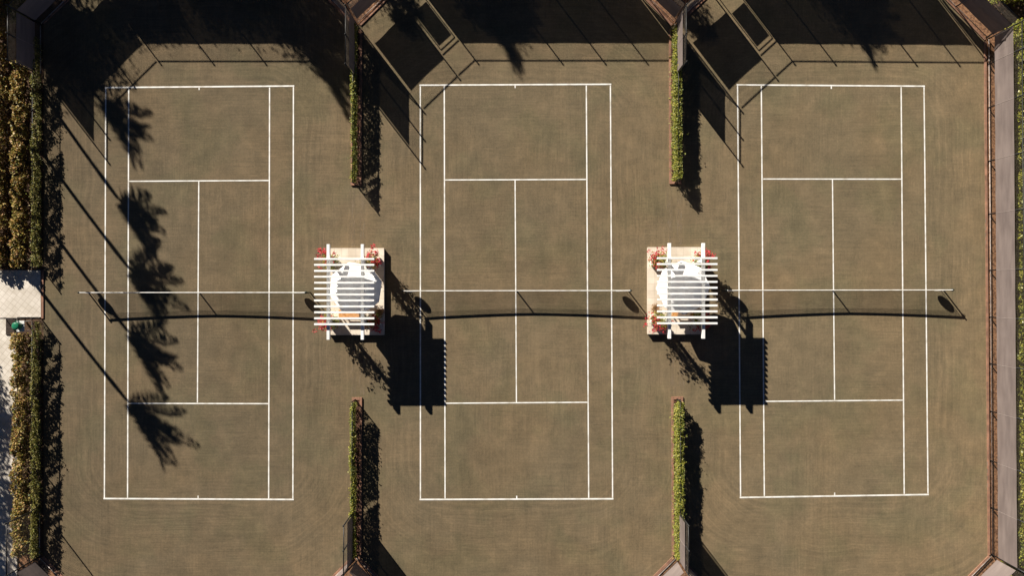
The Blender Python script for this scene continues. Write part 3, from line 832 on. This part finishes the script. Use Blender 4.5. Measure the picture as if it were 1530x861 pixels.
def bench(x0, x1, y0, y1, label, proto=None):
    a, b = U(x0, y0, .75), U(x1, y1, .75)
    w_, d_ = b.x - a.x, a.y - b.y
    c = Vector(((a.x + b.x) / 2, (a.y + b.y) / 2, PZ))
    if proto is not None: return copy_tree(proto, c, label)
    t = empty('wooden_bench', c, label, 'bench', 'wooden benches on the platforms')
    n = 5
    for i in range(n):
        y = c.y + d_ / 2 - d_ * (i + 0.5) / n
        m = MB(); m.bbox((c.x, y, PZ + 0.44), (w_, d_ / n - 0.012, 0.03), 0.004); m.build('seat_slat', M['wood'], t)
    for sx in (-1, 1):
        for sy in (-1, 1):
            m = MB(); m.bbox((c.x + sx * (w_ / 2 - 0.06), c.y + sy * (d_ / 2 - 0.05), PZ + 0.2), (0.06, 0.06, 0.40), 0.005); m.build('leg', M['wood'], t)
        m = MB(); m.bbox((c.x + sx * (w_ / 2 - 0.06), c.y, PZ + 0.412), (0.045, d_ - 0.02, 0.024), 0.003); m.build('crosspiece', M['wood'], t)
    m = MB(); m.bbox((c.x, c.y, PZ + 0.2), (w_ - 0.18, 0.04, 0.05), 0.004); m.build('stretcher', M['wood'], t)
    return t
b1 = bench(506, 539, 463, 475, 'honey coloured wooden bench under the pergola between left and middle courts')
bench(1004.5, 1037.5, 461.5, 473.5, 'honey coloured wooden bench under the pergola between middle and right courts', b1)

def planter_box(x, y, label, proto=None):
    p = Vector((x, y, PZ))
    if proto is not None: return copy_tree(proto, p, label)
    t = empty('planter_box', p, label, 'planter', 'white planter boxes at the pergola posts')
    s_, h = 0.48, 0.56
    m = MB()
    for sx, sy, a, b_ in ((0, 1, s_, 0.035), (0, -1, s_, 0.035), (1, 0, 0.035, s_ - 0.074), (-1, 0, 0.035, s_ - 0.074)):
        m.bbox((x + sx * (s_ / 2 - 0.0175), y + sy * (s_ / 2 - 0.0175), PZ + h / 2), (a, b_, h), 0.004)
    m.build('box', M['white'], t)
    m = MB(); m.box((x, y, PZ + h - 0.09), (s_ - 0.075, s_ - 0.075, 0.06)); m.build('soil', M['soilpot'], t)
    return t

def flowering(x, y, post, label, seed, hmax=2.5):
    """bougainvillea-like climber: from the box up the post"""
    r = np.random.default_rng(seed)
    t = empty('flowering_vine', (x, y, PZ + 0.38), label, 'plant', 'red flowering vines on the pergolas')
    P = []; Fl = []
    m = MB()
    px_, py_ = post
    ox, oy = x - px_, (0.35 if y > 0 else -0.35)      # outwards from the pergola
    for k in range(7):
        ph = r.uniform(0, 6.28); pts = []
        top = r.uniform(0.7, 1.0) * hmax
        for i in range(9):
            f = i / 8; cx = x + (px_ - x) * min(1, f * 1.6); cy = y + (py_ - y) * min(1, f * 1.6)
            rr = 0.14 + 0.05 * r.normal() + 0.10 * math.sin(3 * f)
            pts.append(Vector((cx + rr * math.cos(ph + f * 4), cy + rr * math.sin(ph + f * 4), PZ + 0.5 + (top - 0.8) * f)))
        m.tube(pts, [0.012 - 0.008 * i / 8 for i in range(9)], 5)
        for q in pts[1:]:
            n = r.integers(8, 22)
            P.append(np.array(q) + r.normal(0, 0.12, (n, 3)))
    for k in range(12):       # bushy mass over the box
        c = np.array([x, y, PZ + 0.66]) + r.normal(0, 1, 3) * np.array([0.20, 0.20, 0.12])
        P.append(c + r.normal(0, 0.09, (20, 3)))
    for k in range(30):       # sprays of bracts leaning out of the pergola
        f = r.uniform(0, 1) ** 1.4
        b_ = np.array([x + (px_ - x) * f * .6, y, PZ + 0.66 + f * (hmax - 1.4)])
        e_ = b_ + np.array([ox * r.uniform(-0.9, 1.5), oy * r.uniform(-0.6, 1.5), r.uniform(0.0, 0.25)]) + r.normal(0, 1, 3) * np.array([0.14, 0.14, 0.06])
        m.tube([tuple(b_), tuple((b_ + e_) / 2 + np.array([0, 0, .08])), tuple(e_)], [0.007, 0.005, 0.003], 4)
        for s_ in (0.5, 0.75): P.append(b_ + (e_ - b_) * s_ + r.normal(0, 0.05, (5, 3)))
        Fl.append(e_ + r.normal(0, 0.07, (int(r.integers(10, 22)), 3)))
    m.build('woody_growth', M['stem'], t, True)
    quads('leaves', leaf_quads(np.vstack(P), 0.075), M['vine'], t)
    quads('bloom', leaf_quads(np.vstack(Fl), 0.085, 0.6, 0.45), M['bract'], t)
    return t

pb0 = None
side = {0: 'left', 1: 'right'}; ud = {0: 'upper', 1: 'lower'}
for pi, (xs, ys_) in enumerate(((px1_, py1_), (px2_, py2_))):
    where = ('left and middle', 'middle and right')[pi]
    for ix in (0, 1):
        for iy in (0, 1):
            bx = xs[ix] + (0.36 if ix else -0.36); by = ys_[iy] + (0.05 if iy == 0 else -0.02)
            lab = 'white planter box at the %s %s post of pergola between %s courts' % (ud[iy], side[ix], where)
            if pb0 is None: pb0 = planter_box(bx, by, lab)
            else: planter_box(bx, by, lab, pb0)
            flowering(bx, by, (xs[ix] + (0.08 if ix else -0.08), ys_[iy]), 'red flowering climber at the %s %s post of pergola between %s courts' % (ud[iy], side[ix], where), 100 + pi * 10 + ix * 2 + iy)

def clay_pot(px, py, label, seed):
    p = U(px, py, 0.5); r = np.random.default_rng(seed)
    t = empty('potted_fern', (p.x, p.y, PZ), label, 'potted plant', 'clay pots with dry ferns')
    m = MB(); m.lathe((p.x, p.y, PZ), [(0.13, 0), (0.18, 0.22), (0.2, 0.24), (0.2, 0.29), (0.17, 0.29), (0.16, 0.25)], 20); m.build('pot', M['clay'], t, True)
    P = []
    D = []
    for k in range(60):
        a = r.uniform(0, 6.28); 
        for s_ in np.linspace(0.03, 0.27, 7):
            P.append([p.x + s_ * math.cos(a), p.y + s_ * math.sin(a), PZ + 0.30 + 0.14 * math.sin(s_ / 0.27 * 2.6) + r.uniform(0, .06)]); D.append([math.cos(a), math.sin(a), 0])
    quads('fronds', leaf_quads(np.array(P), 0.07, 0.1, 0.25, np.array(D)), M['twig'], t)
    return t
clay_pot(567.5, 467, 'round clay pot with tan fern at the right edge of left platform', 5)
clay_pot(979.5, 461.5, 'round clay pot with tan fern at the left edge of right platform', 6)

# ------------------------------------------------------------------ drink cooler corner by the walkway
def cooler():
    p = U(28.5, 488, 0.8)
    st = empty('cooler_stand', (p.x, p.y, 0.03), 'white stand carrying the green drink cooler by the walkway', 'stand')
    m = MB(); m.bbox((p.x, p.y, 0.03 + 0.62), (0.44, 0.62, 0.04), 0.006); m.build('top', M['white'], st)
    for sx in (-1, 1):
        for sy in (-1, 1):
            m = MB(); m.bbox((p.x + sx * .18, p.y + sy * .27, 0.03 + 0.3), (0.05, 0.05, 0.60), 0.004); m.build('leg', M['white'], st)
    q = (p.x - 0.05, p.y + 0.03, 0.672)
    t = empty('drink_cooler', q, 'round green drink cooler on its white stand by the walkway', 'cooler')
    m = MB(); m.lathe(q, [(0.17, 0), (0.19, 0.03), (0.2, 0.22), (0.2, 0.36)], 24); m.build('body', M['greenplastic'], t, True)
    m = MB(); m.lathe((q[0], q[1], q[2] + 0.361), [(0.215, 0), (0.215, 0.04), (0.17, 0.075), (0.05, 0.085)], 24); m.build('lid', M['greenplastic'], t, True)
    m = MB(); m.tube([(q[0] - .2, q[1] - .0, q[2] + 0.08), (q[0] - .27, q[1], q[2] + 0.08), (q[0] - .27, q[1], q[2] + 0.03)], 0.018, 8); m.build('spigot', M['white'], t, True)
    for s_ in (-1, 1):
        m = MB(); m.tube([(q[0] - .06, q[1] + s_ * .2, q[2] + .25), (q[0] - .06, q[1] + s_ * .27, q[2] + .27), (q[0] + .06, q[1] + s_ * .27, q[2] + .27), (q[0] + .06, q[1] + s_ * .2, q[2] + .25)], 0.016, 6); m.build('handle', M['greenplastic'], t, True)
    b = U(15.5, 488, 0.1)
    t = empty('floor_grate', (b.x, b.y, 0.03), 'dark brown square grate on the pavers beside the cooler', 'grate')
    m = MB(); m.bbox((b.x, b.y, 0.055), (0.56, 1.0, 0.05), 0.006); m.build('tray', M['darkbrown'], t)
    m = MB()
    for i in range(12): m.box((b.x, b.y - 0.44 + i * 0.08, 0.088), (0.50, 0.03, 0.014))
    m.build('bars', M['darkbrown'], t)
cooler()

# ------------------------------------------------------------------ hedges
def hedge(x0, x1, y0, y1, h, label, mat, dens=1500, size=0.085, seed=0, group='hedges', gaps=-0.75, over=0.0, sq=2.2):
    a, b = U(x0, y0), U(x1, y1)
    t = empty('hedge', ((a.x + b.x) / 2, (a.y + b.y) / 2, 0), label, 'hedge', group)
    W, D_ = b.x - a.x, a.y - b.y
    n = int(W * D_ * dens)
    x = rng.uniform(0, W, n); y = rng.uniform(0, D_, n)
    f = bumpy(n, 1.0, seed); g = bumpy(n, 0.5, seed + 9); k = bumpy(n, 0.25, seed + 5)
    edge = np.minimum(x, W - x) / (W / 2)
    wob = 0.20 * f(y) + 0.20 * k(y)
    top = h * (0.86 + 0.13 * f(y + x) + 0.10 * g(y * 1.1 - x) + 0.06 * k(y + 3 * x)) * (0.62 + 0.38 * np.sqrt(np.clip(edge * sq, 0, 1)))
    z = top * np.where(rng.uniform(size=n) < 0.75, rng.beta(6, 1.2, n), rng.uniform(0.1, 1, n))
    keep = (k(x * 1.7 + y) + g(y * 2 + z * 2 - x)) > gaps
    x = x - over * np.clip((z - 1.0) / 1.2, 0, 1)
    P = np.stack([a.x + x + wob, b.y + y, np.maximum(z, 0.05)], 1)[keep]
    quads('leaves', leaf_quads(P, size, 0.5), mat, t)
    m = MB()
    for i in range(int(W * D_ * 9)):
        qx, qy = a.x + R(0.1, W - .1), b.y + R(0.1, D_ - .1)
        m.tube([(qx, qy, 0), (qx + R(-.06, .06), qy + R(-.06, .06), h * .4), (qx + R(-.15, .15), qy + R(-.15, .15), h * R(.7, .92))], [0.014, 0.01, 0.004], 5)
    m.build('branches', M['stem'], t, True)
    return t
hedge(27, 46, 96, 400, 1.0, 'olive and amber hedge beside the left edge fence above the walkway', M['croton'], 1250, 0.125, seed=31, gaps=-0.28)
hedge(-14, 17, -40, 398, 1.0, 'outermost amber hedge at the upper left edge', M['croton'], 1000, 0.125, seed=33, gaps=-0.4)
hedge(28, 48, 498, 826, 1.0, 'olive and amber hedge beside the left edge fence below the walkway', M['croton'], 1300, 0.125, seed=35, gaps=-0.28)
hedge(26, 52, -30, 40, 1.2, 'dark bushy hedge tucked into the upper left corner', M['vinedark'], 1500, seed=36)
hedge(1494, 1562, 46, 830, 2.65, 'glossy yellow-green hedge outside the long right fence', M['rhedge'], 1500, 0.12, seed=37, over=0.4, sq=9.0)
hedge(1470, 1560, -60, 10, 1.5, 'glossy hedge outside the upper right corner', M['rhedge'], 900, 0.11, seed=38)
hedge(1496, 1560, 838, 920, 1.2, 'glossy hedge outside the lower right corner', M['rhedge'], 900, 0.11, seed=39)

# ------------------------------------------------------------------ palms and trees outside the frame (their shadows cross the courts)
def palm(ts, line, h, label, seed, fr=2.1, nf=10, group='palms beside the courts', tr=0.10):
    """ts: where the crown's shadow falls; line: direction of the trunk's shadow (photograph pixels)"""
    r = np.random.default_rng(seed)
    L = h * SH
    top = U(*ts) - Vector((0.607, -0.795, 0)) * L; top.z = h
    dl = Vector((line[0], -line[1], 0)).normalized(); base = U(*ts) - dl * L
    t = empty('palm_tree', base, label, 'palm tree', group)
    m = MB(); pts = []
    for i in range(13):
        f = i / 12; p = base.lerp(top, f); pts.append(p + Vector((0.05 * math.sin(f * 5), 0.04 * math.sin(f * 4), 0)) * math.sin(math.pi * f))
    m.tube(pts, [tr * 1.5, tr * 1.15] + [tr] * 9 + [tr * 1.25, tr * 0.9], 10); m.build('trunk', M['bark'], t, True)
    Q = []
    ra = MB()
    for k in range(nf):
        az = k * 2.399 + r.uniform(-.25, .25); el = 1.42 - 1.15 * (k + 0.5) / nf + r.uniform(-.12, .12)
        if math.cos(az) < -0.2: el = max(el, 1.22)
        ln = fr * r.uniform(0.85, 1.12); n = 16
        p = np.array(top); pts = [p.copy()]
        e = el
        for i in range(n):
            e -= (1.25 / n) * (0.25 + 1.2 * i / n) * (1.0 if el > -0.2 else 0.5)
            d = np.array([math.cos(az) * math.cos(e), math.sin(az) * math.cos(e), math.sin(e)]) + np.array([0.70, -0.22, 0.0]) * (0.5 + 0.7 * i / n); d /= np.linalg.norm(d)
            p = p + d * ln / n; pts.append(p.copy())
        ra.tube(pts, [0.022 - 0.018 * i / n for i in range(n + 1)], 4)
        pts = np.array(pts)
        side_ = np.array([-math.sin(az), math.cos(az), 0])
        for s_ in (-1, 1):
            for u in np.linspace(0.08, 1.0, 66):
                i = min(int(u * n), n - 1); f = u * n - i
                q = pts[i] * (1 - f) + pts[i + 1] * f
                d = pts[i + 1] - pts[i]; d /= np.linalg.norm(d)
                ll = 0.56 * (math.sin(math.pi * min(1, u * 0.8 + 0.14)) ** 0.7) * r.uniform(0.8, 1.15)
                v = side_ * s_ * 0.75 + d * 0.55 + np.array([0, 0, -0.35 + r.normal(0, .16)]); v /= np.linalg.norm(v)
                wv = np.cross(v, np.array([0, 0, 1.0]) + r.normal(0, .4, 3)); wv /= np.linalg.norm(wv)
                ww = 0.034
                mid_ = q + v * ll * .5 
                tipp = q + v * ll + np.array([0, 0, -0.12 * ll])
                Q.append([q, mid_ + wv * ww, tipp, mid_ - wv * ww])
    quads('crown', np.array(Q), M['palm'], t)
    ra.build('frond_stalks', M['palm'], t)
    return t

palm((176, 296), (63.6, 87.8), 7.6, 'slender palm outside left edge casting the uppermost lone crown shadow', 1)
palm((192, 400), (87.8, 115), 7.6, 'slender palm outside left edge casting second crown shadow, above the net', 2, 2.3, 12)
palm((190, 494), (51.4, 67), 7.6, 'slender palm outside left edge casting third crown shadow, below the net', 3)
palm((189, 598), (110, 138), 7.6, 'slender palm outside left edge casting the lowest crown shadow', 4, 2.6)
palm((462, 68), (60.7, 79.5), 9.5, 'palm beyond the upper fence casting frond shadows at the left court corner', 5, 2.7, 17)
palm((714, -2), (60.7, 79.5), 9.5, 'palm beyond the upper fence casting its shadow on the middle court', 6, 2.5, 17)
palm((1250, -12), (60.7, 79.5), 9.5, 'palm beyond the upper fence casting its shadow on the right court', 7, 2.5, 17)
palm((150, 150), (60.7, 79.5), 9.0, 'palm beyond the upper left corner casting fronds over the slanted fence', 8, 2.2, 11)

def tree(ts, h, rad, label, seed, vert=1.3, n=6200, group='broadleaf trees beyond the courts'):
    r = np.random.default_rng(seed)
    c = U(*ts) - Vector((0.607, -0.795, 0)) * h * SH
    t = empty('broadleaf_tree', (c.x, c.y, 0), label, 'tree', group)
    m = MB(); m.tube([(c.x, c.y, 0), (c.x + .1, c.y, h * .35), (c.x, c.y + .1, h * .7), (c.x, c.y, h)], [0.2, 0.15, 0.11, 0.04], 10)
    cl = []
    for k in range(34):
        v = r.normal(size=3); v /= np.linalg.norm(v); v *= r.uniform(0.35, 1.0) ** 0.5
        q = np.array([c.x, c.y, h]) + v * np.array([rad, rad, vert]); cl.append(q)
        if k % 3 == 0: m.tube([(c.x, c.y, h * .55), (c.x * .5 + q[0] * .5, c.y * .5 + q[1] * .5, h * .3 + q[2] * .6), tuple(q)], [0.07, 0.05, 0.015], 6)
    m.build('trunk', M['bark'], t, True)
    P = np.vstack([q + r.normal(0, 1, (n // 34, 3)) * np.array([rad * .2, rad * .2, vert * .22]) for q in cl])
    quads('crown', leaf_quads(P, 0.15, 0.1, 0.36), M['tree'], t)
    return t
tree((-25, 628), 4.6, 2.1, 'leafy tree left of the frame shading the walkway just below the opening', 41)
tree((-32, 722), 4.6, 2.2, 'leafy tree left of the frame shading the middle of the lower walkway', 42)
tree((-30, 812), 4.6, 2.3, 'leafy tree left of the frame shading the lowest walkway pavers', 43)
tree((-30, 900), 4.6, 2.3, 'leafy tree left of the frame beyond the lower left corner', 44)
tree((112, 74), 7.0, 2.4, 'dark tree beyond the upper left corner shading the clay', 45)
tree((205, -12), 7.0, 2.2, 'dark tree beyond the upper fence near the left court corner', 46)
tree((318, -28), 7.0, 2.1, 'dark tree beyond the upper fence over the left court centre', 47)
tree((455, 12), 7.0, 2.6, 'dark tree beyond the upper fence towards the first divider', 48)
tree((60, 40), 6.0, 2.0, 'dark tree shading the upper left hedge corner', 49)

tree((733, -22), 7.0, 2.0, 'dark tree beyond the upper fence over the middle court', 51)
tree((1262, -22), 7.0, 2.1, 'dark tree beyond the upper fence over the right court', 52)
tree((594, 8), 6.0, 0.9, 'small tree beyond the middle court gate dropping a patch of shade', 53, 0.8, 1800)
tree((1034, 22), 6.0, 0.8, 'small tree beyond the right court gate dropping a patch of shade', 54, 0.7, 1600)

# wind-blown sand left along the joints between the courts
def sand_mat():
    m, t, b = mat_new('loose_sand')
    tc = N(t, 'ShaderNodeTexCoord'); mp = N(t, 'ShaderNodeMapping'); mp.inputs['Scale'].default_value = (5, 0.8, 1)
    t.links.new(tc.outputs['Object'], mp.inputs['Vector'])
    no = N(t, 'ShaderNodeTexNoise', Scale=2.2, Detail=6.0); t.links.new(mp.outputs[0], no.inputs['Vector'])
    r = N(t, 'ShaderNodeMapRange'); r.inputs[1].default_value = 0.45; r.inputs[2].default_value = 0.75; r.inputs[4].default_value = 0.75
    t.links.new(no.outputs['Fac'], r.inputs[0])
    b.inputs['Base Color'].default_value = (0.27, 0.205, 0.135, 1); b.inputs['Roughness'].default_value = 1.0
    tr = N(t, 'ShaderNodeBsdfTransparent'); mx = N(t, 'ShaderNodeMixShader')
    t.links.new(r.outputs[0], mx.inputs[0]); t.links.new(tr.outputs[0], mx.inputs[1]); t.links.new(b.outputs[0], mx.inputs[2])
    t.links.new(mx.outputs[0], t.nodes['Material Output'].inputs['Surface'])
    return m
sm_ = sand_mat()
sd = MB()
for x0, y0, y1 in ((526, 284, 369), (541, 290, 369), (527, 503, 592), (540, 505, 591), (1000, 282, 367), (1015, 286, 367), (1005, 503, 590), (1018, 505, 590)):
    a_, b_ = U(x0, y0), U(x0 + 1, y1)
    sd.add([(a_.x - .16, a_.y, .0045), (a_.x + .16, a_.y, .0045), (b_.x + .16, b_.y, .0045), (b_.x - .16, b_.y, .0045)], [(3, 2, 1, 0)])
tag(sd.build('sand_streak', sm_), kind='structure', label='pale loose sand along the joints between the courts')
